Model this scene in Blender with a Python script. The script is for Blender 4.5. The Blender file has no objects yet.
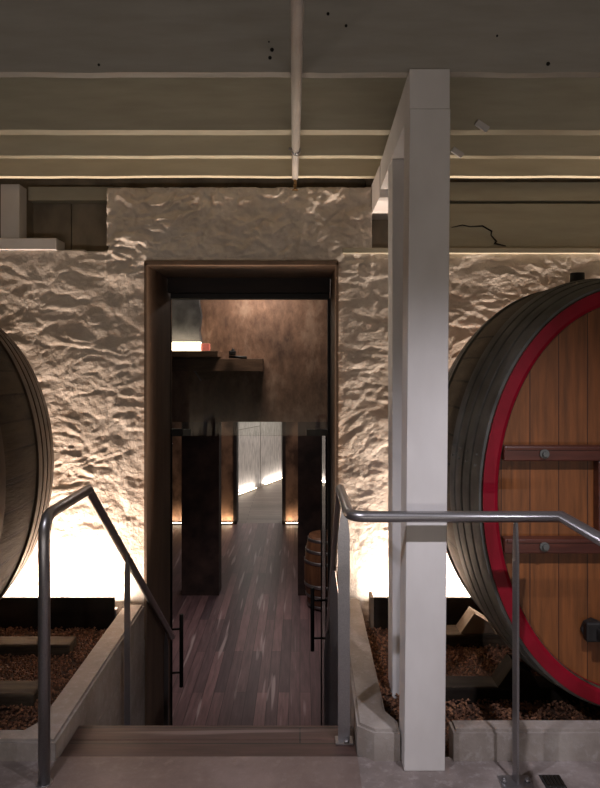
import bpy, bmesh, math, random
from mathutils import Vector, Matrix, noise
PI = math.pi
scn = bpy.context.scene
C = scn.collection

# ------------------------------------------------------------------ camera, world, light, exposure
cam_d = bpy.data.cameras.new('camera'); cam = bpy.data.objects.new('camera', cam_d); C.objects.link(cam)
cam.location = (0, 0, 1.6); cam.rotation_euler = (PI/2, 0, 0)
cam_d.sensor_fit = 'VERTICAL'; cam_d.sensor_height = 36; cam_d.sensor_width = 36*600/788
cam_d.lens = 680/788*36; cam_d.shift_y = -29/788; cam_d.clip_start = .02
scn.camera = cam
w = bpy.data.worlds.new('world'); scn.world = w; w.use_nodes = True
w.node_tree.nodes['Background'].inputs[0].default_value = (.5, .45, .42, 1)
w.node_tree.nodes['Background'].inputs[1].default_value = .02
scn.view_settings.view_transform = 'Standard'; scn.view_settings.look = 'None'
scn.view_settings.gamma = 1; scn.view_settings.use_curve_mapping = False
scn.view_settings.exposure = 0.0
scn.cycles.use_denoising = True
scn.cycles.max_bounces = 8

def lamp(name, kind, loc, energy, color, rot=(0,0,0), **kw):
    d = bpy.data.lights.new(name, kind); d.energy = energy; d.color = color
    for k, v in kw.items(): setattr(d, k, v)
    o = bpy.data.objects.new(name, d); C.objects.link(o); o.location = loc; o.rotation_euler = rot
    return o
def aim(o, tgt):
    o.rotation_euler = (Vector(tgt)-o.location).to_track_quat('-Z', 'Y').to_euler()
WARM = (1, .74, .48); SOFT = (1, .88, .76); COOL = (.93, .90, 1)
sp1 = lamp('ceiling_spot_light', 'SPOT', (1.20, 1.08, 2.66), 175, COOL, spot_size=1.35, spot_blend=1, shadow_soft_size=.02); aim(sp1, (.75, 2.6, -.2))
sp2 = lamp('ceiling_spot_light', 'SPOT', (-1.12, 1.10, 2.66), 130, COOL, spot_size=1.35, spot_blend=1, shadow_soft_size=.02); aim(sp2, (.45, 2.6, -.3))
bw = lamp('unseen_back_fill_light', 'AREA', (0, -2.75, .08), 88, (1, .93, .88), (PI-.25, 0, 0), shape='RECTANGLE', size=6.0, size_y=.05)  # unseen fill added behind the camera to brighten the whole room
# troughs of light along the foot of the stone wall
tl = lamp('wall_washer_light', 'AREA', (-2.05, 4.236, .10), 84, SOFT, (0, 0, 0), shape='RECTANGLE', size=1.75, size_y=.03)
tl.rotation_euler = (PI - .12, 0, 0)
tr = lamp('wall_washer_light', 'AREA', (1.75, 4.236, .10), 108, SOFT, (0, 0, 0), shape='RECTANGLE', size=2.5, size_y=.03)
tr.rotation_euler = (PI - .12, 0, 0)
for x_, s_, e_ in ((-2.05, 1.75, 24), (1.75, 2.5, 18)):
    lamp('amber_washer_light', 'AREA', (x_, 4.205, .12), e_, (1, .42, .16), (PI - .05, 0, 0), shape='RECTANGLE', size=s_, size_y=.02)
# lower rooms
lrl = lamp('lower_room_light', 'SPOT', (-.4, 6.9, 2.85), 330, (1, .86, .82), spot_size=1.15, spot_blend=1, shadow_soft_size=.25); aim(lrl, (-.5, 7.6, -1.6))
lamp('lower_wall_light', 'AREA', (-.55, 8.95, 2.93), 34, (1, .84, .74), size=.5)
lamp('passage_light', 'AREA', (-.4, 11.6, 2.4), 40, (1, .86, .80), size=1.2)

# ------------------------------------------------------------------ materials
def mat(name, base=(.5,.5,.5), rough=.6, metal=0, build=None, emit=None, estr=0, spec=.5):
    m = bpy.data.materials.new(name); m.use_nodes = True; nt = m.node_tree
    p = nt.nodes['Principled BSDF']
    p.inputs['Base Color'].default_value = (*base, 1); p.inputs['Roughness'].default_value = rough
    p.inputs['Metallic'].default_value = metal; p.inputs['Specular IOR Level'].default_value = spec
    if emit: p.inputs['Emission Color'].default_value = (*emit, 1); p.inputs['Emission Strength'].default_value = estr
    if build: build(nt, p)
    return m
def N(nt, t, **kw):
    n = nt.nodes.new(t)
    for k, v in kw.items():
        if k in n.inputs: n.inputs[k].default_value = v
        else: setattr(n, k, v)
    return n
def coords(nt, scale=(1,1,1), rot=(0,0,0)):
    tc = N(nt, 'ShaderNodeTexCoord'); mp = N(nt, 'ShaderNodeMapping')
    mp.inputs['Scale'].default_value = scale; mp.inputs['Rotation'].default_value = rot
    nt.links.new(tc.outputs['Object'], mp.inputs['Vector']); return mp.outputs[0]
def nz(nt, vec, scale, detail=5, rough=.55):
    n = N(nt, 'ShaderNodeTexNoise'); n.inputs['Scale'].default_value = scale; n.inputs['Detail'].default_value = detail
    n.inputs['Roughness'].default_value = rough; nt.links.new(vec, n.inputs['Vector']); return n.outputs['Fac']
def ramp(nt, fac, stops):
    r = N(nt, 'ShaderNodeValToRGB'); e = r.color_ramp.elements
    while len(e) > 1: e.remove(e[-1])
    e[0].position = stops[0][0]; e[0].color = (*stops[0][1], 1)
    for pz, c in stops[1:]:
        k = e.new(pz); k.color = (*c, 1)
    nt.links.new(fac, r.inputs[0]); return r.outputs[0]
def bump(nt, p, h, strength=.3, dist=.01):
    b = N(nt, 'ShaderNodeBump'); b.inputs['Strength'].default_value = strength; b.inputs['Distance'].default_value = dist
    nt.links.new(h, b.inputs['Height']); nt.links.new(b.outputs[0], p.inputs['Normal'])
def mixc(nt, fac, a, b, mode='MIX'):
    m = N(nt, 'ShaderNodeMix', data_type='RGBA', blend_type=mode)
    if isinstance(fac, float): m.inputs[0].default_value = fac
    else: nt.links.new(fac, m.inputs[0])
    nt.links.new(a, m.inputs[6]) if not isinstance(a, tuple) else setattr(m.inputs[6], 'default_value', (*a, 1))
    nt.links.new(b, m.inputs[7]) if not isinstance(b, tuple) else setattr(m.inputs[7], 'default_value', (*b, 1))
    return m.outputs[2]
def noisy(c1, c2, scale, sc=(1,1,1), bs=.25, bd=.004, detail=6, lo=.35, hi=.65):
    def f(nt, p):
        v = coords(nt, sc); n = nz(nt, v, scale, detail)
        nt.links.new(ramp(nt, n, [(lo, c1), (hi, c2)]), p.inputs['Base Color']); bump(nt, p, n, bs, bd)
    return f
def brick(c1, c2, mort, width, row, msize, swap, sc_noise=3, tint=None, bs=.3):
    # boards: swap picks which object axes run along and across a board
    def f(nt, p):
        tc = N(nt, 'ShaderNodeTexCoord'); s = N(nt, 'ShaderNodeSeparateXYZ'); c = N(nt, 'ShaderNodeCombineXYZ')
        nt.links.new(tc.outputs['Object'], s.inputs[0])
        nt.links.new(s.outputs[swap[0]], c.inputs[0]); nt.links.new(s.outputs[swap[1]], c.inputs[1])
        b = N(nt, 'ShaderNodeTexBrick'); nt.links.new(c.outputs[0], b.inputs['Vector'])
        b.inputs['Color1'].default_value = (*c1, 1); b.inputs['Color2'].default_value = (*c2, 1); b.inputs['Mortar'].default_value = (*mort, 1)
        b.inputs['Scale'].default_value = 1; b.inputs['Mortar Size'].default_value = msize; b.inputs['Brick Width'].default_value = width
        b.inputs['Row Height'].default_value = row; b.inputs['Bias'].default_value = 0; b.inputs['Mortar Smooth'].default_value = .2
        mp = N(nt, 'ShaderNodeMapping'); mp.inputs['Scale'].default_value = (1.2, 14, 1); nt.links.new(c.outputs[0], mp.inputs[0])
        n = nz(nt, mp.outputs[0], sc_noise, 7, .6)
        col = mixc(nt, 1.0, b.outputs['Color'], ramp(nt, n, [(.3, (.55,.55,.55)), (.7, (1.25,1.2,1.2))]), 'MULTIPLY')
        if tint:
            mp2 = N(nt, 'ShaderNodeMapping'); mp2.inputs['Scale'].default_value = (.55, 9.5, 1); nt.links.new(c.outputs[0], mp2.inputs[0])
            n2 = nz(nt, mp2.outputs[0], 1.5, 1.5, .4)
            col = mixc(nt, ramp(nt, n2, [(.64, (0,0,0)), (.70, (.6,.6,.6))]), col, tint)
        nt.links.new(col, p.inputs['Base Color']); bump(nt, p, n, bs, .003)
    return f
M = {}
def stone_paint(nt, p):
    v = coords(nt); n = nz(nt, v, 5, 8, .6); n2 = nz(nt, v, 38, 6, .65)
    nt.links.new(ramp(nt, n, [(.35, (.52,.45,.38)), (.65, (.66,.59,.52))]), p.inputs['Base Color'])
    bump(nt, p, n2, .7, .012)
M['stone'] = mat('painted_stone', rough=.6, build=stone_paint, spec=.35)
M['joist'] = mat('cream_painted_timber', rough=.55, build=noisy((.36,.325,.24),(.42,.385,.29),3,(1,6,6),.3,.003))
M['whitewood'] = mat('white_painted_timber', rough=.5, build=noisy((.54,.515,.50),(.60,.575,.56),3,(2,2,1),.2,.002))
M['joist_shaded'] = mat('shaded_joist_timber', rough=.55, build=noisy((.27,.25,.215),(.31,.29,.255),3,(1,6,6),.3,.002))  # darker copy of the joist paint, stands in for shade on the front joist
M['joist_lit'] = mat('lit_joist_timber', rough=.55, build=noisy((.49,.44,.32),(.56,.51,.38),3,(1,6,6),.3,.003))  # lighter copy of the joist paint, light painted onto the rear joists
M['ceil'] = mat('cream_ceiling_boards', rough=.6, build=noisy((.23,.20,.15),(.29,.26,.2),3,(1,8,1)))
M['panel'] = mat('dark_painted_boards', rough=.6, build=noisy((.12,.095,.065),(.24,.195,.14),5,(1,1,.5),.3,.006))
def conc(c1, c2, c3, lighter=(.42,.39,.38)):
    def f(nt, p):
        v = coords(nt); a = nz(nt, v, 2.6, 9, .65); b = nz(nt, v, 24, 8, .7)
        col = ramp(nt, a, [(.3, c1), (.5, c2), (.7, c3)])
        c = mixc(nt, ramp(nt, b, [(.52, (0,0,0)), (.66, (.35,.35,.35))]), col, lighter)
        nt.links.new(c, p.inputs['Base Color']); bump(nt, p, b, .5, .008)
    return f
M['floor'] = mat('worn_concrete', rough=.75, build=conc((.11,.085,.076),(.19,.155,.142),(.31,.265,.25)))
M['slab'] = mat('brown_stained_slab', rough=.6, build=conc((.11,.075,.064),(.15,.108,.094),(.20,.15,.133),(.24,.19,.17)))
M['kerb'] = mat('rendered_concrete', rough=.75, build=conc((.18,.148,.125),(.25,.215,.19),(.35,.315,.285)))
M['render'] = mat('smooth_render', rough=.8, build=noisy((.19,.145,.10),(.25,.195,.14),3,(1,1,1),.3,.004))
M['tread'] = mat('worn_step_timber', rough=.55, build=brick((.055,.028,.023),(.082,.044,.036),(.012,.008,.007),3,.125,.004,(0,1),3,(.2,.15,.14)))
M['boards'] = mat('purple_brown_floorboards', rough=.38, build=brick((.15,.088,.092),(.045,.030,.036),(.012,.008,.008),1.9,.105,.003,(1,0),2.2,(.33,.27,.27)))
M['boards2'] = mat('pale_far_floorboards', rough=.5, build=brick((.16,.13,.11),(.10,.08,.065),(.02,.015,.012),2.2,.16,.006,(0,1),2.2))
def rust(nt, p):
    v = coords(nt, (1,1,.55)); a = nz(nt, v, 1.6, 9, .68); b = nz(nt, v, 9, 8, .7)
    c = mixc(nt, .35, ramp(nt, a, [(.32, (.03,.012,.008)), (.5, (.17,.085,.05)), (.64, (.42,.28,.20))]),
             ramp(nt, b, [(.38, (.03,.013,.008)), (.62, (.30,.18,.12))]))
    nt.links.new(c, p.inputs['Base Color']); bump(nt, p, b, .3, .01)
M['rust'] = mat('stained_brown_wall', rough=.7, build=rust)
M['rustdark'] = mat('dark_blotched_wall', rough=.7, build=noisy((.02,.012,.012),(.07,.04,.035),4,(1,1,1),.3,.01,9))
M['jamb'] = mat('orange_brown_timber_lining', rough=.6, build=noisy((.06,.028,.016),(.27,.15,.09),3,(1,1,.7),.3,.006,10,.4,.6))
M['lining'] = mat('brown_door_lining', rough=.6, build=noisy((.10,.062,.038),(.15,.095,.06),3,(3,3,.7)))
M['header'] = mat('dark_header_timber', rough=.7, build=noisy((.010,.005,.004),(.02,.010,.007),4,(.5,4,4)))
M['whiteboards'] = mat('pale_vertical_boards', rough=.6, build=brick((.50,.47,.44),(.44,.41,.38),(.14,.12,.11),4,.52,.008,(2,0),3))
M['blackmetal'] = mat('black_metal', (.012,.011,.011), .6, .2, noisy((.010,.009,.009),(.018,.016,.015),20))
def steelb(nt, p):
    v = coords(nt, (30,30,30)); n = nz(nt, v, 8, 4); nt.links.new(ramp(nt, n, [(.3, (.29,.28,.29)), (.7, (.38,.37,.38))]), p.inputs['Base Color'])
M['steel'] = mat('brushed_steel', rough=.33, metal=.9, build=steelb)
M['pipe'] = mat('white_painted_pipe', rough=.4, build=noisy((.48,.44,.40),(.56,.52,.47),6))
M['brass'] = mat('brass', (.3,.19,.08), .4, .9, noisy((.22,.13,.05),(.36,.22,.1),30))
def stave(c1, c2, c3):
    def f(nt, p):
        tc = N(nt, 'ShaderNodeTexCoord'); s = N(nt, 'ShaderNodeSeparateXYZ'); nt.links.new(tc.outputs['UV'], s.inputs[0])
        c = N(nt, 'ShaderNodeCombineXYZ'); nt.links.new(s.outputs[1], c.inputs[0]); nt.links.new(s.outputs[0], c.inputs[1])
        b = N(nt, 'ShaderNodeTexBrick'); nt.links.new(c.outputs[0], b.inputs['Vector'])
        b.inputs['Color1'].default_value = (*c1, 1); b.inputs['Color2'].default_value = (*c2, 1); b.inputs['Mortar'].default_value = (.004,.003,.002, 1)
        b.inputs['Scale'].default_value = 1; b.inputs['Mortar Size'].default_value = .005; b.inputs['Brick Width'].default_value = 50; b.inputs['Row Height'].default_value = .1145
        v = coords(nt, (3,.7,3)); n = nz(nt, v, 5, 8, .65)
        col = mixc(nt, ramp(nt, n, [(.42,(0,0,0)),(.72,(.85,.85,.85))]), b.outputs['Color'], c3)
        nt.links.new(col, p.inputs['Base Color']); mu = N(nt, 'ShaderNodeMath', operation='MULTIPLY_ADD'); nt.links.new(b.outputs['Fac'], mu.inputs[0]); mu.inputs[1].default_value = -.8; nt.links.new(n, mu.inputs[2])
        bump(nt, p, mu.outputs[0], .8, .012)
    return f
M['stave'] = mat('weathered_staves', rough=.65, spec=.25, build=stave((.055,.042,.026),(.034,.026,.016),(.10,.08,.05)))
M['stavedark'] = mat('dark_weathered_staves', rough=.7, spec=.25, build=stave((.038,.026,.015),(.016,.012,.007),(.06,.042,.025)))
M['hoop'] = mat('grey_painted_hoop', rough=.55, metal=.0, spec=.3, build=noisy((.055,.055,.05),(.12,.12,.11),7,(1,1,1),.25,.003,8))
M['hoopbrown'] = mat('brown_rusted_hoop', rough=.5, metal=.3, build=noisy((.03,.020,.012),(.075,.048,.03),7,(1,1,1),.25,.003,8))
M['red'] = mat('crimson_paint', rough=.45, build=noisy((.17,.002,.010),(.24,.003,.016),6,(1,1,1),.2,.003), spec=.25)
M['redhead'] = mat('dark_red_varnished_timber', rough=.35, build=noisy((.05,.011,.007),(.085,.021,.012),4,(1,1,9)))
M['oak'] = mat('varnished_oak_head', rough=.42, build=brick((.215,.075,.020),(.155,.052,.014),(.05,.015,.006),6,.125,.0025,(2,0),2.5,None,.15))
M['sleeper'] = mat('old_sleeper_timber', rough=.85, spec=.15, build=noisy((.035,.026,.018),(.085,.065,.045),5,(1,6,6),.5,.01,8))
M['wedge'] = mat('pale_wedge_timber', rough=.7, build=noisy((.12,.085,.055),(.18,.135,.09),5,(1,6,1)))
M['cradle'] = mat('dark_and_shaded_timber', rough=.9, spec=.08, build=noisy((.012,.009,.007),(.026,.02,.015),5,(1,6,1)))  # dark boards; also painted shade on the front right sleeper and chock
def grav(nt, p):
    g = N(nt, 'ShaderNodeNewGeometry')
    nt.links.new(ramp(nt, g.outputs['Random Per Island'], [(0,(.06,.024,.012)),(.5,(.15,.062,.03)),(1,(.27,.125,.06))]), p.inputs['Base Color'])
M['gravel'] = mat('red_brown_gravel', rough=.8, build=grav)
M['soil'] = mat('dark_soil', rough=.9, build=noisy((.04,.02,.012),(.09,.045,.025),30))
M['barrel'] = mat('small_barrel_oak', rough=.5, build=noisy((.10,.042,.02),(.19,.085,.04),4,(4,4,.6)))
M['rubber'] = mat('black_stopper', (.012,.010,.01), .6, 0, noisy((.01,.01,.01),(.02,.018,.016),20))
M['led'] = mat('led_strip', (1,1,1), .5, 0, None, (1,.88,.72), 9)
M['ledwarm'] = mat('warm_led_strip', (1,1,1), .5, 0, None, (1,.8,.55), 14)
M['tube'] = mat('lit_lamp_diffuser', (1,1,1), .5, 0, None, (1,.80,.55), 9)
M['pink'] = mat('pink_lamp_end_cap', (.5,.12,.09), .5, 0, noisy((.45,.1,.08),(.6,.16,.12),9), (1,.25,.18), .35)
M['shelfwood'] = mat('brown_bracket_timber', rough=.6, build=noisy((.10,.052,.03),(.17,.095,.055),4,(1,6,6)))
M['greyplaster'] = mat('grey_plaster', rough=.7, build=noisy((.02,.02,.022),(.13,.125,.13),2.2,(1,1,1),.4,.01))
def glassb(nt, p):
    out = nt.nodes['Material Output']; tr = N(nt, 'ShaderNodeBsdfTransparent'); gl = N(nt, 'ShaderNodeBsdfGlossy'); mx = N(nt, 'ShaderNodeMixShader')
    tr.inputs[0].default_value = (.93,.95,.94,1); gl.inputs['Roughness'].default_value = .02
    fr = N(nt, 'ShaderNodeFresnel'); fr.inputs[0].default_value = 1.45
    nt.links.new(fr.outputs[0], mx.inputs[0]); nt.links.new(tr.outputs[0], mx.inputs[1]); nt.links.new(gl.outputs[0], mx.inputs[2]); nt.links.new(mx.outputs[0], out.inputs[0])
M['glass'] = mat('clear_glass', build=glassb)
M['crack'] = mat('dark_crack', (.006,.004,.003), .9)

# ------------------------------------------------------------------ helpers
def new_bm(): return bmesh.new()
def box(bm, x0, x1, y0, y1, z0, z1, bev=0, mtx=None):
    r = bmesh.ops.create_cube(bm, size=1)
    vs = r['verts']
    for v in vs: v.co = Vector((x0+(v.co.x+.5)*(x1-x0), y0+(v.co.y+.5)*(y1-y0), z0+(v.co.z+.5)*(z1-z0)))
    if bev:
        es = list({e for v in vs for e in v.link_edges})
        rr = bmesh.ops.bevel(bm, geom=es, offset=bev, segments=2, affect='EDGES', profile=.5)
        vs = list({v for f in rr['faces'] for v in f.verts} | {v for v in vs if v.is_valid})
    if mtx: bmesh.ops.transform(bm, matrix=mtx, verts=vs)
    return vs
def prism(bm, pts, y0, y1, axis='y', bev=0):
    # pts: 2D outline; axis: extrusion axis
    def mk(p, t):
        if axis == 'y': return (p[0], t, p[1])
        if axis == 'z': return (p[0], p[1], t)
        return (t, p[0], p[1])
    a = [bm.verts.new(mk(p, y0)) for p in pts]; b = [bm.verts.new(mk(p, y1)) for p in pts]
    bm.faces.new(a); bm.faces.new(b[::-1]); n = len(pts)
    for i in range(n): bm.faces.new((a[(i+1)%n], a[i], b[i], b[(i+1)%n]))
    bmesh.ops.recalc_face_normals(bm, faces=bm.faces)
def tube(bm, pts, r, seg=16, caps=True):
    pts = [Vector(p) for p in pts]; rings = []
    up = None
    for i, p in enumerate(pts):
        t = ((pts[min(i+1, len(pts)-1)]-p).normalized() + (p-pts[max(i-1, 0)]).normalized()).normalized()
        if up is None: up = Vector((0,0,1)) if abs(t.z) < .9 else Vector((0,1,0))
        s = t.cross(up).normalized(); u = s.cross(t).normalized(); up = u
        rr = r[i] if isinstance(r, (list, tuple)) else r
        k = 1.0
        if 0 < i < len(pts)-1:
            c = (pts[i+1]-p).normalized().dot((p-pts[i-1]).normalized()); k = 1/math.sqrt(max(.3, (1+c)/2))
        # stretch across the bend
        bend = Vector((0,0,0))
        if 0 < i < len(pts)-1:
            bend = ((pts[i+1]-p).normalized() - (p-pts[i-1]).normalized())
        bn = bend.normalized() if bend.length > 1e-5 else None
        ring = []
        for j in range(seg):
            a = 2*PI*j/seg; o = (s*math.cos(a)+u*math.sin(a))*rr
            if bn is not None: o = o + bn*(o.dot(bn))*(k-1)
            ring.append(bm.verts.new(p+o))
        rings.append(ring)
    for a, b in zip(rings, rings[1:]):
        for j in range(seg): 
            f = bm.faces.new((a[j], a[(j+1)%seg], b[(j+1)%seg], b[j])); f.smooth = True
    if caps: bm.faces.new(rings[0][::-1]); bm.faces.new(rings[-1])
def arc(p0, pc, p1, r, n=6):
    # rounded corner between p0-pc-p1
    p0, pc, p1 = map(Vector, (p0, pc, p1)); a = pc+(p0-pc).normalized()*r; b = pc+(p1-pc).normalized()*r
    return [tuple((1-t)**2*a + 2*t*(1-t)*pc + t*t*b) for t in [i/n for i in range(n+1)]]
def obj(name, bm, m, parent=None, smooth=None):
    bmesh.ops.recalc_face_normals(bm, faces=bm.faces)
    me = bpy.data.meshes.new(name); bm.to_mesh(me); bm.free(); me.materials.append(m)
    o = bpy.data.objects.new(name, me); C.objects.link(o)
    if parent: o.parent = parent; o.location = -Vector(parent.location) if not parent.parent else (0,0,0)
    return o
def thing(name, label, cat, loc=(0,0,0), group=None):
    o = bpy.data.objects.new(name, None); C.objects.link(o); o.location = loc; o.empty_display_size = .1
    o['label'] = label; o['category'] = cat
    if group: o['group'] = group
    return o
def tag(o, label, cat, group=None):
    o['label'] = label; o['category'] = cat
    if group: o['group'] = group
    return o
def struct(name, bm, m, label=None, cat=None):
    o = obj(name, bm, m); o['kind'] = 'structure'
    if label: o['label'] = label
    if cat: o['category'] = cat
    return o
def bb(*a, **k):
    bm = new_bm(); box(bm, *a, **k); return bm

DW = 4.34            # face of the stone wall
XL, XR = -.985, .24  # door opening
# ------------------------------------------------------------------ big structure
b = new_bm(); box(b, -3.6, 3.6, -3, 2.775, -.12, 0); struct('floor', b, M['floor'], 'rough worn concrete floor in front of the casks', 'floor')
struct('ceiling', bb(-3.6, 3.6, -3, 4.9, 3.12, 3.2), M['ceil'], 'cream boarded ceiling above the joists', 'ceiling')
struct('wall_left', bb(-3.7, -3.6, -3, 4.9, -.3, 3.12), M['render'], 'rendered side wall left', 'wall')
struct('wall_right', bb(3.6, 3.7, -3, 4.9, -.3, 3.12), M['render'], 'rendered side wall right', 'wall')
struct('wall_behind', bb(-3.6, 3.6, -3.1, -3, -.12, 3.12), M['render'], 'rendered wall behind the viewer', 'wall')

# stone wall with real relief
def relief(x, z):
    w1 = noise.noise(Vector((x*2.6, z*2.6, 3.3)))*.12; w2 = noise.noise(Vector((x*2.6, z*2.6, 9.1)))*.08
    w1 += noise.noise(Vector((x*9, z*9, 1.3)))*.03; w2 += noise.noise(Vector((x*9, z*9, 6.1)))*.025
    w1 += noise.noise(Vector((x*24, z*24, 1.3)))*.010; w2 += noise.noise(Vector((x*24, z*24, 6.1)))*.008
    X, Z = x+w1, z+w2
    a = noise.noise(Vector((x*1.3, z*2.0, 0)))
    d, _ = noise.voronoi(Vector((X*3.4, Z*6.4, 1.0)))
    cell = min(1, (d[1]-d[0])/.30)
    d2, _ = noise.voronoi(Vector((X*8.5, Z*15, 4.0)))
    cell2 = min(1, (d2[1]-d2[0])/.30)
    f = noise.fractal(Vector((X*6, Z*9.5, 2)), .75, 2.2, 7)
    sw = noise.noise(Vector((X*2.0, Z*5.2, 8.0)))*3.6 + noise.noise(Vector((X*7, Z*12, 3.0)))*.5
    fr = sw-math.floor(sw); saw = fr if fr < .88 else (1-fr)/.12*.88
    msk = max(0, min(1, .5+1.6*noise.noise(Vector((x*2.2, z*2.6, 21.0)))))
    m2 = max(0, min(1, .45+2.2*noise.noise(Vector((x*1.9, z*2.3, 31.0)))))
    amp = .95+(3.3 if -1.25 < x < .46 else .1)*max(0, min(1, (z-2.1)/.3))
    pit = max(0, noise.noise(Vector((x*26, z*30, 4.0)))-.2)
    return .010*a + .55*amp*(.0105*cell**.45*(1-.5*m2) + .004*cell2**.6*m2 + .0105*f + .008*saw*msk - .008*pit)
def wall_back():
    res = .009; bm = new_bm(); x0, x1, z0, z1 = -3.6, 3.6, -.12, 2.735
    nx, nzv = int((x1-x0)/res), int((z1-z0)/res); vs = {}
    fine = lambda x: True
    def ins(x, z):
        ex = .012*noise.noise(Vector((x*3, z*7, 4)))
        if XL-.0+ex < x < XR+ex and z < 2.262+.006*noise.noise(Vector((x*6, 1, 1))): return False
        if z > 2.335+.02*noise.noise(Vector((x*5, 2, 2))) and (x < -1.235-.05*0+ex or x > .455): return False
        return True
    def vt(i, j):
        k = (i, j)
        if k not in vs:
            x, z = x0+i*res, z0+j*res
            vs[k] = bm.verts.new((x, DW+.02-relief(x, z), z))
        return vs[k]
    st = 1
    for i in range(nx):
        x = x0+(i+.5)*res
        if abs(x) > 2.75: continue
        for j in range(nzv):
            z = z0+(j+.5)*res
            if ins(x, z):
                f = bm.faces.new((vt(i,j), vt(i+1,j), vt(i+1,j+1), vt(i,j+1))); f.smooth = True
    be = [e for e in bm.edges if len(e.link_faces) == 1]
    r = bmesh.ops.extrude_edge_only(bm, edges=be)
    for v in [g for g in r['geom'] if isinstance(g, bmesh.types.BMVert)]: v.co.y = 5.05 if v.co.z < 2.3 and XL-.1 < v.co.x < XR+.1 else 4.72
    bmesh.ops.remove_doubles(bm, verts=bm.verts, dist=.0001)
    me = bpy.data.meshes.new('wall_back'); bm.to_mesh(me); bm.free(); me.materials.append(M['stone'])
    o = bpy.data.objects.new('wall_back', me); C.objects.link(o); o['kind'] = 'structure'
    o['label'] = 'rough white painted stone wall with the doorway'; o['category'] = 'wall'
wall_back()
# backing of the recesses above the wall
b = new_bm(); box(b, -3.6, -1.2, 4.62, 4.70, 2.2, 3.12); box(b, .44, 3.6, 4.52, 4.70, 2.2, 3.12); box(b, -1.2, .44, 4.62, 4.7, 2.7, 3.12)
struct('wall_recess', b, M['panel'], 'dark boarded recess above the stone wall', 'wall')
# stair well: side walls (kerbs on top)
KD0, KD1 = 2.74, 4.33
b = new_bm(); box(b, -1.12, XL, 2.775, 5.06, -1.6, -.14); struct('wall_stair_left', b, M['kerb'], 'smooth render stair wall below left kerb', 'wall')
b = new_bm(); box(b, XR, .38, 2.775, 5.06, -1.6, -.14); struct('wall_stair_right', b, M['kerb'], 'smooth render stair wall below right kerb', 'wall')
# kerbs: L in plan, the right one notched round the timber column
def kerb(name, pts, label, h=.125):
    bm = new_bm(); prism(bm, pts, -.14, h, 'z')
    tops = [e for e in bm.edges if all(v.co.z > .05 for v in e.verts)]
    bmesh.ops.bevel(bm, geom=tops, offset=.012, segments=2, affect='EDGES')
    return struct(name, bm, M['kerb'], label, 'kerb')
kerb('kerb', [(-2.9,2.745),(-.987,2.745),(-.987,4.31),(-1.115,4.31),(-1.115,2.90),(-1.15,2.835),(-2.9,2.835)], 'low concrete kerb around the left gravel bed', .085)
kerb('kerb', [(2.9,2.745),(.62,2.745),(.62,2.835),(2.9,2.835)], 'low concrete kerb in front of the red-rimmed cask')
kerb('kerb', [(.235,2.80),(.30,2.745),(.405,2.745),(.405,2.835),(.365,2.92),(.375,4.31),(.255,4.31)], 'low concrete kerb between the stair and white column')
struct('floor_bed_left', bb(-2.9, -1.115, 2.835, 4.34, -.14, -.035), M['soil'], 'dark soil under the left gravel bed', 'floor')
struct('floor_bed_right', bb(.375, 2.9, 2.835, 4.34, -.14, -.035), M['soil'], 'dark soil under the right gravel bed', 'floor')

# lower rooms
struct('floor_lower', bb(-4.5, 4, 5.06, 13.75, -1.7, -1.6), M['boards'], 'dark purplish timber boards of the lower room', 'floor')
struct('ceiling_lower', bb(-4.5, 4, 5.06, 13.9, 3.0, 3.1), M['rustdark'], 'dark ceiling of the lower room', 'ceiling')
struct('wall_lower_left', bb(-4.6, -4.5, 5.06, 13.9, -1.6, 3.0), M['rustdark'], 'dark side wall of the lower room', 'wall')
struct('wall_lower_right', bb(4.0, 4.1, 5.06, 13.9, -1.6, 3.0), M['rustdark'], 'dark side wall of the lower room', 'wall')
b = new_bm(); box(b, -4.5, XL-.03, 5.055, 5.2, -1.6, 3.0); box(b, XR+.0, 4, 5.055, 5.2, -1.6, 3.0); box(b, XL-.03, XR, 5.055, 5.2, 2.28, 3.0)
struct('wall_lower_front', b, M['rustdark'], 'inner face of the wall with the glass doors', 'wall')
# near cross wall (scale 72 px/m): two piers and the head above
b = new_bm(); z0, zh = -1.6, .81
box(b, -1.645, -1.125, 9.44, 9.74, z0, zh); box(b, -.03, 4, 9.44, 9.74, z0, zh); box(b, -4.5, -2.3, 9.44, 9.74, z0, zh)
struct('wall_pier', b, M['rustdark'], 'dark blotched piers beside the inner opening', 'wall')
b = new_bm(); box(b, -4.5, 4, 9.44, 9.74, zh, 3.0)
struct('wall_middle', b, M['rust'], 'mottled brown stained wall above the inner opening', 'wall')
# far wall with doorway
b = new_bm(); box(b, -4.5, -1.31, 13.7, 14.0, z0, 3); box(b, -.32, 4, 13.7, 14.0, z0, 3); box(b, -1.31, -.32, 13.7, 14, 1.15, 3)
struct('wall_far', b, M['jamb'], 'orange brown far wall with a doorway', 'wall')
b = new_bm(); box(b, -1.34, -1.27, 13.66, 14.04, z0, 1.15); box(b, -.36, -.29, 13.66, 14.04, z0, 1.15)
struct('trim_1', b, M['header'], 'dark timber door posts of the far doorway', 'trim')
struct('floor_far', bb(-5, 4, 13.75, 24, -1.7, -1.6), M['boards2'], 'pale boards beyond the far doorway', 'floor')
b = new_bm()
A = Vector((-2.8, 13.9+.2)); Bp = Vector((1.4, 24))
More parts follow.
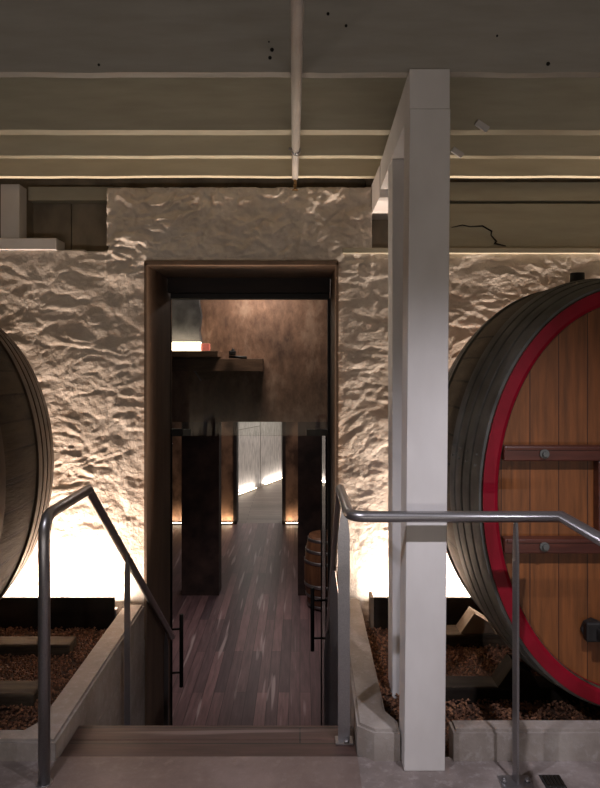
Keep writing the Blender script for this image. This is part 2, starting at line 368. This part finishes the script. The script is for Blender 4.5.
# wall base through (-1.58,16.6) and (-.5,19.2)
dirv = Vector((1.08, 2.6)).normalized(); nrm = Vector((dirv.y, -dirv.x)); P = Vector((-1.58, 16.6))
a0 = P-dirv*2.3; a1 = P+dirv*8
prism(b, [tuple(a0), tuple(a1), tuple(a1-nrm*.1), tuple(a0-nrm*.1)], -1.6, 3.0, 'z')
fw = struct('wall_passage', b, M['whiteboards'], 'white boarded wall lit at its foot beyond the far doorway', 'wall')
struct('ceiling_far', bb(-5, 4, 14, 24, 3.0, 3.1), M['ceil'], 'ceiling of the far passage', 'ceiling')
struct('wall_end', bb(-5, 4, 24, 24.1, -1.6, 3.1), M['render'], 'end wall of the far passage', 'wall')
struct('wall_passage_right', bb(4, 4.1, 14, 24, -1.6, 3.1), M['render'], 'right wall of the far passage', 'wall')

# led lines in the lower rooms
def led(name, p0, p1, label, power, col=WARM, off=(0,-.06,0), group='low led lights in the rooms below'):
    p0, p1 = Vector(p0), Vector(p1); d = p1-p0; mid = (p0+p1)/2
    t = thing(name, label, 'light', mid, group)
    bm = new_bm(); tube(bm, [p0, p1], .012, 8); obj('housing', bm, M['steel'], t)
    bm = new_bm(); tube(bm, [p0+Vector((0,0,.016)), p1+Vector((0,0,.016))], .007, 8); obj('led_strip', bm, M['ledwarm'], t)
    l = lamp('led_light', 'AREA', (0,0,.03), power, col, shape='RECTANGLE', size=d.length, size_y=.03)
    l.rotation_euler = (PI, 0, math.atan2(d.y, d.x)); l.parent = t
    return t
led('floor_light', (-1.75, 13.63, -1.58), (-1.36, 13.63, -1.58), 'small warm floor light at the left of the far doorway', 3.2)
led('floor_light', (-.28, 13.63, -1.58), (.02, 13.63, -1.58), 'small warm floor light at the right of the far doorway', 2.6)
led('floor_light', (-2.62, 13.63, -1.58), (-2.3, 13.63, -1.58), 'small warm floor light seen left of the dark pier', 3.2)
q0 = P+nrm*.06-dirv*.9; q1 = P+nrm*.06+dirv*1.05; q2 = P+nrm*.06+dirv*1.55; q3 = P+nrm*.06+dirv*3.4
led('floor_light', (q0.x,q0.y,-1.58), (q1.x,q1.y,-1.58), 'nearer white light line along the pale boarded wall', 14, (1,.93,.85))
led('floor_light', (q2.x,q2.y,-1.58), (q3.x,q3.y,-1.58), 'farther white light line along the pale boarded wall', 14, (1,.93,.85))
lamp('passage_fill_light', 'AREA', (.6, 17, 2.8), 230, (1,.95,.9), size=2)

# ------------------------------------------------------------------ joists
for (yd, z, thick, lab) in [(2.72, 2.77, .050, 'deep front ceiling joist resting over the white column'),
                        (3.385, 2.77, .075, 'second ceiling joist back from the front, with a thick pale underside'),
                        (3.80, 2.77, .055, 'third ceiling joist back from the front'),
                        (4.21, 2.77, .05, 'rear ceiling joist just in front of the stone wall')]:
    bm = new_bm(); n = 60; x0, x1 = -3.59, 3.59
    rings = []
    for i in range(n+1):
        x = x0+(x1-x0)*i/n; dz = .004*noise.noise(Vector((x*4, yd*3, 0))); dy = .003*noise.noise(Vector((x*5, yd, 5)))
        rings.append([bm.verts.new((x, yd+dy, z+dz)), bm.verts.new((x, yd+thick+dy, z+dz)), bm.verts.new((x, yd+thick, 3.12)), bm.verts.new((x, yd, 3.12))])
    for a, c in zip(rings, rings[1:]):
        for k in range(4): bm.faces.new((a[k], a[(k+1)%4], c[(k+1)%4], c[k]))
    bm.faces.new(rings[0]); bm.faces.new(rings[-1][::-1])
    jo = tag(obj('ceiling_joist', bm, M['joist_shaded' if yd < 3 else 'joist' if yd < 3.5 else 'joist_lit']), lab, 'joist', 'cream painted ceiling joists')  # tone steps by depth to imitate light growing towards the wall
    if yd < 3:
        for px_, py_ in ((269,42),(272,50),(270,58),(99,65),(328,14),(346,26),(497,36),(548,64)):
            hx_, hz_ = (px_-300)/250, 1.6+(365-py_)/250; bm = new_bm()
            tube(bm, [(hx_, yd-.004, hz_), (hx_, yd+.004, hz_)], random.Random(px_).uniform(.003,.008), 8); k_ = obj('nail_hole', bm, M['crack'], jo); k_.location = (0,0,0)
# small chips of timber stuck under the joists
for (x, yd, lab) in [(.90, 3.37, 'small pale timber chip stuck to second ceiling joist'), (.875, 3.79, 'small pale timber chip stuck to third ceiling joist')]:
    bm = new_bm(); box(bm, x-.035, x+.035, yd-.012, yd, 2.765, 2.80, .004, Matrix.Translation((x,yd,2.78))@Matrix.Rotation(.6 if x<1 else -.7, 4, 'Y')@Matrix.Translation((-x,-yd,-2.78)))
    tag(obj('timber_chip', bm, M['whitewood']), lab, 'timber chip', 'chips under the joists')

# ------------------------------------------------------------------ column, rear post, beams
def shear_box(bm, x0, x1, y0, y1, z0, z1, dx, bev=.004):
    vs = box(bm, x0, x1, y0, y1, z0, z1, bev)
    for v in vs:
        if v.is_valid: v.co.x += dx*(v.co.z-z0)/(z1-z0)
bm = new_bm(); shear_box(bm, .410, .571, 2.677, 2.82, 0, 2.61, .022)
tag(obj('timber_column', bm, M['whitewood']), 'thick white painted timber column standing in front of the red-rimmed cask', 'column')
bm = new_bm(); shear_box(bm, .452, .60, 3.33, 3.49, -.035, 2.61, 0)
tag(obj('timber_post', bm, M['whitewood']), 'thinner looking grey-white timber post just behind the thick column', 'post')
bm = new_bm(); prism(bm, [(.432,2.677),(.589,2.677),(.62,3.91),(.463,3.91)], 2.61, 2.765, 'z')
tag(obj('timber_beam', bm, M['whitewood']), 'white timber beam running back from the top of the column', 'beam')
bm = new_bm(); prism(bm, [(.458,3.915),(.62,3.915),(.62,4.51),(.458,4.51)], 2.565, 2.75, 'z')
tag(obj('timber_beam', bm, M['whitewood']), 'short lower timber beam end built into the wall behind the column', 'beam')

# recess carpentry
bm = new_bm(); box(bm, -1.92, -1.80, 4.36, 4.48, 2.41, 2.76, .004); tag(obj('timber_stud', bm, M['whitewood']), 'short pale timber stud at top left above the stone wall', 'stud')
bm = new_bm(); box(bm, -3.0, -1.555, 4.335, 4.50, 2.335, 2.41, .005); tag(obj('timber_ledge', bm, M['whitewood']), 'pale timber ledge block at left on top of the stone wall', 'ledge')
bm = new_bm(); box(bm, -1.80, -1.24, 4.50, 4.61, 2.69, 2.78, .003); tag(obj('timber_rail', bm, M['joist']), 'timber rail across the top of the left recess', 'rail')
for i, (xa, xb) in enumerate([(-1.80, -1.545), (-1.54, -1.255)]):
    bm = new_bm(); box(bm, xa, xb, 4.585, 4.61, 2.33, 2.69, .004)
    tag(obj('wall_board', bm, M['panel']), ['left board of the dark recess left of the doorway head', 'right board of the dark recess left of the doorway head'][i], 'board', 'boards in the left recess')
bm = new_bm(); box(bm, .27, 2.75, 4.318, 4.36, 2.31, 2.345, .004)
tag(obj('timber_ledge', bm, M['joist']), 'thin cream ledge strip along the wall top right of the doorway', 'ledge')
t = thing('wall_plate', 'cream painted wall plate with a crack above the right ledge', 'wall plate', (.6, 4.42, 2.345))
bm = new_bm(); box(bm, .63, 2.75, 4.40, 4.50, 2.35, 2.645, .004); obj('board', bm, M['joist'], t)
bm = new_bm(); box(bm, .63, 2.75, 4.385, 4.50, 2.66, 2.78, .004); obj('upper_board', bm, M['joist'], t)
bm = new_bm(); tube(bm, [(.98,4.397,2.49),(1.05,4.397,2.505),(1.10,4.397,2.495),(1.18,4.397,2.50),(1.24,4.397,2.465),(1.235,4.397,2.44),(1.27,4.397,2.40),(1.26,4.397,2.385),(1.33,4.397,2.37)], [.002,.004,.003,.005,.005,.003,.006,.006,.003], 6)
obj('crack', bm, M['crack'], t)

# ------------------------------------------------------------------ staircase
struct('floor_landing', bb(XL+.003, .234, 2.05, 2.774, .0005, .003), M['slab'], 'smooth brown stained landing before the steps', 'floor')
t = thing('staircase', 'timber steps going down to the glass doors', 'stairs', (-.37, 2.775, 0))
bm = new_bm(); box(bm, XL+.003, .234, 2.777, 2.9, -.05, 0, .002); obj('landing_board', bm, M['tread'], t)
bm = new_bm(); box(bm, XL+.003, .234, 2.9015, 3.02, -.05, 0, .003); obj('nosing_board', bm, M['tread'], t)
for i in range(1, 9):
    y0 = 3.02+.255*(i-1); z = -.178*i
    bm = new_bm(); box(bm, XL+.003, .234, y0-.02, y0+.255, z-.05, z, .006); box(bm, XL+.003, .234, y0-.02, y0, z, z+.128); obj('step', bm, M['tread'], t)
bm = new_bm(); box(bm, XL+.003, .234, 5.04, 5.06, -1.6, -1.474); obj('riser', bm, M['tread'], t)

# ------------------------------------------------------------------ doorway lining, transom and glass doors
t = thing('door_1', 'dark doorway lining with a glass pane over the doors', 'doorway', (-.37, 4.4, -1.6)); t['kind'] = 'structure'
bm = new_bm(); box(bm, XL-.004, XL+.012, 4.312, 5.16, -1.6, 2.25); obj('door_lining', bm, M['lining'], t)
bm = new_bm(); box(bm, XR-.012, XR+.004, 4.312, 5.16, -1.6, 2.25); obj('door_lining', bm, M['lining'], t)
bm = new_bm(); box(bm, XL-.004, XR+.004, 4.312, 5.05, 2.235, 2.262); obj('lintel_lining', bm, M['lining'], t)
bm = new_bm(); box(bm, XL+.022, XR-.022, 4.95, 5.12, 2.13, 2.235); obj('header', bm, M['header'], t)
bm = new_bm(); box(bm, XL+.022, XR-.022, 5.05, 5.17, 2.095, 2.13, .003); obj('transom_channel', bm, M['blackmetal'], t)
bm = new_bm(); box(bm, XL+.0, XL+.012, 5.10, 5.17, -1.6, 2.1); obj('door_stop', bm, M['blackmetal'], t)
bm = new_bm(); box(bm, XR-.032, XR-.012, 5.10, 5.17, -1.6, 2.1); obj('door_stop', bm, M['blackmetal'], t)
bm = new_bm(); box(bm, XL+.012, XL+.095, 5.13, 5.16, 1.062, 1.118, .003); obj('patch_fitting', bm, M['blackmetal'], t)
bm = new_bm(); box(bm, XL+.013, XR-.013, 5.14, 5.15, 1.065, 2.095); obj('transom_glass', bm, M['glass'], t)
for x0, x1 in ((-.886, -.826), (.05, .205)):
    bm = new_bm(); box(bm, x0, x1, 5.13, 5.16, 1.065, 1.115, .003); obj('patch_fitting', bm, M['hoop'], t)
def glass_door(name, hx, hy, ex, ey, lab, hz0, hz1, hfrac):
    t = thing(name, lab, 'door', (hx, hy, -1.59)); t['kind'] = 'structure'
    h = Vector((hx, hy)); e = Vector((ex, ey)); d = (e-h); n = Vector((d.y, -d.x)).normalized()
    def slab(a, c, th, z0, z1):
        bm = new_bm(); prism(bm, [tuple(h+d*a+n*th), tuple(h+d*c+n*th), tuple(h+d*c-n*th), tuple(h+d*a-n*th)], z0, z1, 'z'); return bm
    obj('glass_panel', slab(0, 1, .006, -1.58, 1.055), M['glass'], t)
    obj('bottom_rail', slab(0, 1, .014, -1.59, -1.50), M['blackmetal'], t)
    obj('edge_strip', slab(.985, 1, .012, -1.50, 1.055), M['blackmetal'], t)
    for s in (-1, 1):
        c = h+d*hfrac+n*.085*s
        bm = new_bm(); tube(bm, [(c.x,c.y,hz0),(c.x,c.y,hz1)], .017, 12)
        c2 = h+d*hfrac+n*.007*s
        hd = obj('door_handle', bm, M['blackmetal'], t)
        for zz in (hz0+(hz1-hz0)*.2, hz0+(hz1-hz0)*.8):
            bm = new_bm(); tube(bm, [(c2.x,c2.y,zz),(c.x,c.y,zz)], .009, 10); k = obj('handle_bracket', bm, M['blackmetal'], hd); k.location = (0,0,0)
glass_door('door_2', -.985, 5.21, -1.10, 5.80, 'open frameless glass door folded back at the left', -1.11, -.50, .85)
glass_door('door_3', .20, 5.21, .188, 5.80, 'open frameless glass door folded back at the right', -.80, -.27, .85)

# ------------------------------------------------------------------ handrails
RH = 1.02
def flatbar(bm, x, y, z0, z1, wx, wy, cut=0):
    vs = box(bm, x-wx/2, x+wx/2, y-wy/2, y+wy/2, z0, z1, .0015)
# left
t = thing('handrail', 'tubular steel handrail running down the left side of the steps', 'handrail', (-.98, 2.6, 0))
L0, L1, L2, L3 = (-.978, 2.6, .0), (-.978, 2.6, RH), (-.985, 3.16, RH), (-.93, 4.93, -.37)
bm = new_bm(); tube(bm, [L0]+arc(L0, L1, L2, .09)+[L2, L3], .0225, 20); obj('rail', bm, M['steel'], t)
def railz(y): return RH+(y-3.16)/(4.93-3.16)*(-.37-RH)
for y, lab in ((3.72, 'a'), (4.80, 'b')):
    x = -.945; zt = railz(y)-.02; i = math.floor((y-3.02)/.255)+1
    bm = new_bm(); prism(bm, [(y-.016, -.178*i), (y+.016, -.178*i), (y+.016, zt-.10), (y+.005, zt), (y-.005, zt), (y-.016, zt-.10)], x-.004, x+.004, 'x')
    bmesh.ops.rotate(bm, cent=(x,y,0), matrix=Matrix.Rotation(1.45, 3, 'Z'), verts=bm.verts)
    obj('baluster', bm, M['steel'], t)
bm = new_bm(); tube(bm, [(-.978,2.6,0),(-.978,2.6,.006)], .031, 20); obj('base_plate', bm, M['steel'], t)
# right
t = thing('handrail', 'tubular steel handrail crossing in front of the column and down the right side', 'handrail', (.19, 2.6, 0))
R0, R1, R2, R3, R4 = (.205, 4.93, -.37), (.188, 3.18, RH), (.19, 2.6, RH), (1.0, 2.6, RH), (1.0, 1.2, RH)
bm = new_bm(); tube(bm, [R0, R1]+arc(R1, R2, R3, .08)+[R3, R4], .0215, 20); obj('rail', bm, M['steel'], t)
# edge-on flat balusters
def baluster(x, y, z0, zt, ang, w=.05, th=.01, plate=True):
    bm = new_bm(); prism(bm, [(y-w/2, z0+.008), (y+w/2, z0+.008), (y+w/2, zt-.12), (y+.008, zt), (y-.008, zt), (y-w/2, zt-.12)], x-th/2, x+th/2, 'x')
    bmesh.ops.rotate(bm, cent=(x,y,0), matrix=Matrix.Rotation(ang, 3, 'Z'), verts=bm.verts)
    o = obj('baluster', bm, M['steel'], t)
    if plate:
        bm = new_bm(); box(bm, x-.06, x+.06, y-.04, y+.04, z0, z0+.008, .002); p = obj('base_plate', bm, M['steel'], o)
        p.location = (0,0,0)
        for s in (-1, 1):
            bm = new_bm(); tube(bm, [(x+s*.045,y,z0+.008),(x+s*.045,y,z0+.02)], .012, 6); tube(bm, [(x+s*.045,y,z0+.02),(x+s*.045,y,z0+.026)], .007, 10)
            k = obj('bolt', bm, M['steel'], o); k.location = (0,0,0)
baluster(.187, 2.89, 0, RH-.02, PI/2-.1, .05, .01, False)
bm = new_bm(); box(bm, .15, .225, 2.86, 2.92, 0, .008, .002); obj('base_plate', bm, M['steel'], t)
bm = new_bm(); tube(bm, [(.195,2.868,.008),(.195,2.868,.02)], .012, 6); obj('bolt', bm, M['steel'], t)
baluster(.825, 2.6, 0, RH-.02, .2, .034, .010)
for y in (3.9, 4.80):
    i = math.floor((y-3.02)/.255)+1; baluster(.195, y, -.178*i-.008, railz(y)-.02, 1.2, .05, .01, False)

# floor drain
t = thing('floor_drain', 'small dark slotted drain grate in the concrete at bottom right', 'drain', (.95, 2.6, 0))
bm = new_bm(); box(bm, .93, 1.01, 2.57, 2.65, .0, .004, .001); obj('frame', bm, M['blackmetal'], t)
for k in range(5):
    bm = new_bm(); box(bm, .94+k*.014, .948+k*.014, 2.58, 2.64, .004, .008); obj('bar', bm, M['cradle'], t)

# ------------------------------------------------------------------ ceiling pipe
t = thing('ceiling_pipe', 'white painted pipe hung under the ceiling joists', 'pipe', (0, 2, 2.75))
bm = new_bm(); tube(bm, [(.004, .9, 2.742), (-.022, 3.55, 2.742)], .022, 18); obj('pipe', bm, M['pipe'], t)
bm = new_bm(); tube(bm, [(-.022, 3.55, 2.742), (-.03, 4.14, 2.742)], .019, 18); obj('branch_pipe', bm, M['pipe'], t)
bm = new_bm(); tube(bm, [(-.022, 3.60, 2.742), (-.022, 3.63, 2.742)], .026, 18); tube(bm, [(-.03,3.615,2.742),(-.06,3.615,2.75)], .008, 10); obj('clamp', bm, M['steel'], t)
s = thing('sprinkler', 'small brass sprinkler head hanging at the end of the pipe', 'sprinkler', (-.03, 4.12, 2.72))
bm = new_bm(); tube(bm, [(-.03,4.12,2.722),(-.03,4.12,2.69)], .009, 10); tube(bm, [(-.03,4.12,2.69),(-.03,4.12,2.665)], [.013,.006], 10); obj('body', bm, M['brass'], s)
bm = new_bm(); tube(bm, [(-.03,4.12,2.662),(-.03,4.12,2.659)], .019, 14); obj('deflector', bm, M['brass'], s)

# ------------------------------------------------------------------ casks
def cask(name, label, cx, cz, y0, y1, a, b, bul, mats, front=True):
    t = thing(name, label, 'cask', (cx, (y0+y1)/2, cz-b))
    L = y1-y0; NS = 144; NL = 36
    def sc(v): u = 2*v-1; return 1+bul*(1-abs(u)**2.1)
    def pt(th, v, off=0, add=0):
        s = sc(v); return Vector((cx+(a*s+off)*math.cos(th), y0+L*v+add, cz+(b*s+off)*math.sin(th)))
    # staves: open shell with thickness at the chime
    bm = new_bm(); uv = bm.loops.layers.uv.new('UV'); rings = []
    per = 2*PI*math.sqrt((a*a+b*b)/2)
    prof = [(v, 0) for v in [i/NL for i in range(NL+1)]]
    for v, o in prof: rings.append([bm.verts.new(pt(2*PI*j/NS, v, -.02 if False else 0)) for j in range(NS)])
    def band(A, B, va, vb):
        for j in range(NS):
            f = bm.faces.new((A[j], A[(j+1)%NS], B[(j+1)%NS], B[j])); f.smooth = True
            us = [j/NS*per, (j+1)/NS*per, (j+1)/NS*per, j/NS*per]; vv = [va, va, vb, vb]
            for l, u_, v_ in zip(f.loops, us, vv): l[uv].uv = (u_, v_*L+7)
    for i in range(NL): band(rings[i], rings[i+1], i/NL, (i+1)/NL)
    in0 = [bm.verts.new(pt(2*PI*j/NS, 0, -.065, .05)) for j in range(NS)]
    in1 = [bm.verts.new(pt(2*PI*j/NS, 1, -.065, -.05)) for j in range(NS)]
    e1 = [bm.verts.new(pt(2*PI*j/NS, 1, -.065)) for j in range(NS)]
    e0 = [bm.verts.new(pt(2*PI*j/NS, 0, -.065, .002)) for j in range(NS)]
    band(in0, e0, 0, .01); band(e0, rings[0], .01, .02); band(rings[-1], e1, 0, .01); band(e1, in1, 0, .01)
    obj('body', bm, mats['stave'], t)
    # painted chime rim
    bm = new_bm(); R = []
    for off, add in ((.002, .012), (.002, -.006), (-.048, -.006), (-.062, .0), (-.067, .048)):
        R.append([bm.verts.new(pt(2*PI*j/NS, 0, off, add)) for j in range(NS)])
    for A, B in zip(R, R[1:]):
        for j in range(NS): f = bm.faces.new((A[j], A[(j+1)%NS], B[(j+1)%NS], B[j]))
    obj('chime_rim', bm, mats['rim'], t)
    # heads
    for v, add, nm in ((0, .042, 'front_head'), (1, -.042, 'back_head')):
        bm = new_bm(); A = [bm.verts.new(pt(2*PI*j/NS, v, -.064, add)) for j in range(NS)]; B = [bm.verts.new(p.co+Vector((0, .03 if v == 0 else -.03, 0))) for p in A]
        bm.faces.new(A); bm.faces.new(B)
        for j in range(NS): bm.faces.new((A[j], A[(j+1)%NS], B[(j+1)%NS], B[j]))
        o = obj(nm, bm, mats['head'], t)
    # hoops: flat bands
    for v0, v1 in ((.012,.085),(.10,.165),(.182,.245),(.262,.325),(.685,.74),(.76,.82),(.84,.90),(.915,.985)):
        bm = new_bm(); R = []
        for v, off in ((v0, .0), (v0, .012), ((v0+v1)/2, .014), (v1, .012), (v1, 0)): R.append([bm.verts.new(pt(2*PI*j/NS, v, off)) for j in range(NS)])
        for A, B in zip(R, R[1:]):
            for j in range(NS): f = bm.faces.new((A[j], A[(j+1)%NS], B[(j+1)%NS], B[j])); f.smooth = True
        for th0 in (2.95, 3.0):
            p = pt(th0, (v0+v1)/2, .012); q = pt(th0, (v0+v1)/2, .020); tube(bm, [p, q], .006, 8)
        for f in bm.faces: f.smooth = False
        es = obj('hoop', bm, mats['hoop'], t)
        for f in es.data.polygons: f.use_smooth = True
        es.data.set_sharp_from_angle(angle=.6)
    # bung
    bm = new_bm(); p = pt(PI/2+.06, .42, .0) if front else pt(PI/2, .42, 0)
    tube(bm, [(p.x, p.y, p.z-.02), (p.x, p.y, p.z+.05)], [.036, .034], 16); obj('bung', bm, M['rubber'], t)
    if front:
        yb = y0+.042
        def fitx(z): # half width of head at height z
            return (a-.066)*math.sqrt(max(0, 1-((z-cz)/(b-.066))**2))
        for zc, hh in ((1.222, .032), (.827, .032)):
            wd = fitx(zc)-.004
            bm = new_bm(); box(bm, cx-wd, cx+wd, yb-.060, yb, zc-hh, zc+hh, .006); box(bm, cx-wd+.01, cx+wd-.01, yb-.066, yb-.058, zc+hh-.016, zc+hh-.002, .002)
            bt = obj('crossbar', bm, M['redhead'], t)
            for bx in (cx-.39, cx+.39):
                bm = new_bm(); tube(bm, [(bx,yb-.060,zc),(bx,yb-.070,zc)], .020, 16); tube(bm, [(bx,yb-.070,zc),(bx,yb-.084,zc)], .012, 6)
                k = obj('bolt', bm, M['hoop'], bt); k.location = (0,0,0)
        for bx in (cx-.155, cx+.075):
            bm = new_bm(); box(bm, bx, bx+.08, yb-.055, yb, .862, 1.188, .004); obj('upright_bar', bm, M['redhead'], t)
        bm = new_bm(); zc = .455; x0 = 1.235
        tube(bm, [(x0+.03,yb,zc),(x0+.03,yb-.02,zc)], .048, 8); box(bm, x0-.012, x0+.055, yb-.055, yb-.01, zc-.042, zc+.045, .01); box(bm, x0+.03, x0+.34, yb-.10, yb-.05, zc-.028, zc+.022, .008)
        obj('hatch_clamp', bm, M['blackmetal'], t)
    return t
cask('oval_cask', 'huge oval wooden cask with a crimson rim and oak head at the right', 1.43, 1.03, 2.915, 4.08, .645, .906, .085, dict(stave=M['stave'], rim=M['red'], head=M['oak'], hoop=M['hoop']))
cask('oval_cask', 'huge dark oval cask cut off by the left edge', -2.13, 1.03, 2.915, 4.08, .645, .906, .085, dict(stave=M['stavedark'], rim=M['stavedark'], head=M['stavedark'], hoop=M['hoopbrown']), False)

# ------------------------------------------------------------------ sleepers, chocks, light boxes
def sleeper(x0, x1, y0, y1, z0, z1, lab, g='sleepers lying in the gravel'):
    bm = new_bm(); box(bm, x0, x1, y0, y1, z0, z1, .01); tag(obj('timber_sleeper', bm, M['cradle' if x0 > 0 and y0 < 3.5 else 'sleeper']), lab, 'sleeper', g)  # front right sleeper takes the darker timber to imitate shade in the bay
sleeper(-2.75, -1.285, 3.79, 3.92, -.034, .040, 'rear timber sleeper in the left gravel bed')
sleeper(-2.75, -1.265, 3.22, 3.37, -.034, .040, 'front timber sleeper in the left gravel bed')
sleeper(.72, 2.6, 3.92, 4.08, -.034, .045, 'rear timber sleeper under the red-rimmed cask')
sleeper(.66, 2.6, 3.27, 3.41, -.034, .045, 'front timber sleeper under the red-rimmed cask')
def chock(cx, s, y0, y1, z, lab):
    bm = new_bm(); prism(bm, [(cx, z), (cx+s*.30, z), (cx+s*.10, z+.20)], y0, y1, 'y'); tag(obj('timber_chock', bm, M['wedge']), lab, 'chock', 'wedge chocks under the casks')
def cradle(bx, s, y0, y1, z, lab, m='wedge'):
    # wedge leaning towards the cask, s=+1: cask lies to the right
    bm = new_bm(); prism(bm, [(bx, z), (bx+s*.20, z), (bx+s*.17, z+.06), (bx+s*.08, z+.115)], y0, y1, 'y'); tag(obj('timber_chock', bm, M[m]), lab, 'chock', 'wedge chocks under the casks')
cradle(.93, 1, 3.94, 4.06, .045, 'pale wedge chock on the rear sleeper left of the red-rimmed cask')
cradle(.955, 1, 3.28, 3.40, .045, 'shade-darkened wedge chock on the front sleeper left of the red-rimmed cask', 'cradle')
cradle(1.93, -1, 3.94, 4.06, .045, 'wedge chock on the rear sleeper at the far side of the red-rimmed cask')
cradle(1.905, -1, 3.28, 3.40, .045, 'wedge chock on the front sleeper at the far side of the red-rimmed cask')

def trough(x0, x1, lab, endcap):
    t = thing('light_trough', lab, 'light', ((x0+x1)/2, 4.2, -.03), 'light troughs at the wall foot')
    bm = new_bm(); box(bm, x0, x1, 4.175, 4.195, -.034, .170, .003); obj('front_board', bm, M['cradle'], t)
    bm = new_bm(); box(bm, x0-.022, x0-.001, 4.175, 4.29, -.034, .172, .003); obj('end_board', bm, M['wedge'], t)
    bm = new_bm(); box(bm, x0, x1, 4.215, 4.255, -.034, .085); obj('housing', bm, M['steel'], t)
    bm = new_bm(); box(bm, x0+.02, x1-.02, 4.222, 4.248, .0855, .093); obj('led_strip', bm, M['led'], t)
trough(-2.9, -1.14, 'low dark board hiding the light at the foot of the left stone wall', True)
trough(.455, 2.9, 'low dark board hiding the light at the foot of the right stone wall', True)

# gravel
def gravel(name, x0, x1, y0, y1, n, lab, seed):
    rnd = random.Random(seed); V = []; F = []
    for k in range(n):
        x, y = rnd.uniform(x0, x1), rnd.uniform(y0, y1); r = rnd.uniform(.006, .012)
        z = -.030+r*.4+rnd.uniform(0, .018) + .008*noise.noise(Vector((x*4, y*4, 0)))
        ax = [rnd.uniform(.6, 1.1)*r for _ in range(6)]; an = rnd.uniform(0, PI); c, s_ = math.cos(an), math.sin(an); tl_ = rnd.uniform(-.5, .5)
        i = len(V)
        for dx, dy, dz in ((ax[0],0,tl_*r),(0,ax[1],0),(-ax[2],0,-tl_*r),(0,-ax[3],0),(0,0,ax[4]*.8),(0,0,-ax[5]*.8)):
            V.append((x+dx*c-dy*s_, y+dx*s_+dy*c, z+dz))
        for a_, b_ in ((0,1),(1,2),(2,3),(3,0)): F.append((i+a_, i+b_, i+4)); F.append((i+b_, i+a_, i+5))
    me = bpy.data.meshes.new(name); me.from_pydata(V, [], F); me.materials.append(M['gravel'])
    o = bpy.data.objects.new(name, me); C.objects.link(o); o['kind'] = 'stuff'; o['label'] = lab; o['category'] = 'gravel'
gravel('gravel', -2.75, -1.125, 2.845, 4.165, 14000, 'red brown gravel filling the left bed', 1)
gravel('gravel', .385, 2.6, 2.845, 4.165, 18000, 'red brown gravel filling the bed under the red-rimmed cask', 2)

# ------------------------------------------------------------------ lower room: barrel, lamp on bracket
t = thing('barrel', 'small oak barrel standing in the lower room behind the glass', 'barrel', (.33, 9.15, -1.6))
def revolve(bm, cx, cy, prof, seg=32):
    rings = [[bm.verts.new((cx+r*math.cos(2*PI*j/seg), cy+r*math.sin(2*PI*j/seg), z)) for j in range(seg)] for r, z in prof]
    for A, B in zip(rings, rings[1:]):
        for j in range(seg): f = bm.faces.new((A[j], A[(j+1)%seg], B[(j+1)%seg], B[j])); f.smooth = True
    bm.faces.new(rings[0][::-1]); bm.faces.new(rings[-1])
bR = lambda z: .24+.065*(1-((z-.475)/.475)**2)
bm = new_bm(); revolve(bm, .36, 9.05, [(bR(z), -1.6+z) for z in [k*.95/14 for k in range(15)]]); obj('body', bm, M['barrel'], t)
for z in (.04, .18, .32, .62, .76, .90):
    bm = new_bm(); revolve(bm, .36, 9.05, [(bR(z)+.001, -1.6+z-.02), (bR(z)+.006, -1.6+z-.02), (bR(z)+.006, -1.6+z+.02), (bR(z)+.001, -1.6+z+.02)]); obj('hoop', bm, M['steel'], t)

t = thing('wall_lamp', 'bright oblong lamp glowing on a timber bracket in the lower room', 'lamp', (-1.6, 9.2, 1.75))
k = 1/75.5
def PX(px): return (px-300)*k
def PZ(py): return 1.6-(py-365)*k
bm = new_bm(); box(bm, PX(158), PX(200), 9.0, 9.15, PZ(350.5), PZ(342), .004); obj('diffuser', bm, M['tube'], t)
bm = new_bm(); box(bm, PX(200.5), PX(209), 9.02, 9.13, PZ(350.5), PZ(343.5), .004); obj('end_cap', bm, M['pink'], t)
t = thing('timber_bracket', 'brown timber bracket shelf carrying the oblong lamp', 'bracket', (-1.5, 9.2, 1.7))
bm = new_bm(); box(bm, PX(150), PX(218), 8.98, 9.43, PZ(357), PZ(351), .004); obj('shelf', bm, M['shelfwood'], t)
bm = new_bm(); box(bm, PX(150), PX(262), 9.20, 9.43, PZ(371.5), PZ(358.5), .004); obj('beam', bm, M['shelfwood'], t)
bm = new_bm(); prism(bm, [(PX(190), PZ(372)), (PX(213), PZ(372)), (PX(209), PZ(379)), (PX(202), PZ(380))], 9.25, 9.4, 'y'); obj('corbel', bm, M['shelfwood'], t)
bm = new_bm(); tube(bm, [(PX(189), 9.22, PZ(367)), (PX(199), 9.22, PZ(381))], .012, 8); obj('strut', bm, M['steel'], t)
bm = new_bm(); box(bm, PX(228), PX(235), 9.1, 9.16, PZ(355), PZ(350.5), .012); tube(bm, [(PX(231.5), 9.13, PZ(351)), (PX(232.5), 9.13, PZ(348.5))], .02, 10); tube(bm, [(PX(228), 9.13, PZ(356.5)), (PX(246), 9.13, PZ(357.5))], .02, 8)
tag(obj('valve', bm, M['blackmetal']), 'small black valve on the end of the timber bracket', 'valve')
# grey plaster hood left of the mottled wall
bm = new_bm(); prism(bm, [(PX(140), PZ(280)), (PX(197), PZ(280)), (PX(195.5), PZ(300)), (PX(198), PZ(314)), (PX(196), PZ(330)), (PX(198), PZ(342)), (PX(172), PZ(342)), (PX(140), PZ(352))], 9.30, 9.435, 'y')
tag(obj('plaster_hood', bm, M['greyplaster']), 'grey plaster patch above the oblong lamp in the lower room', 'plaster')
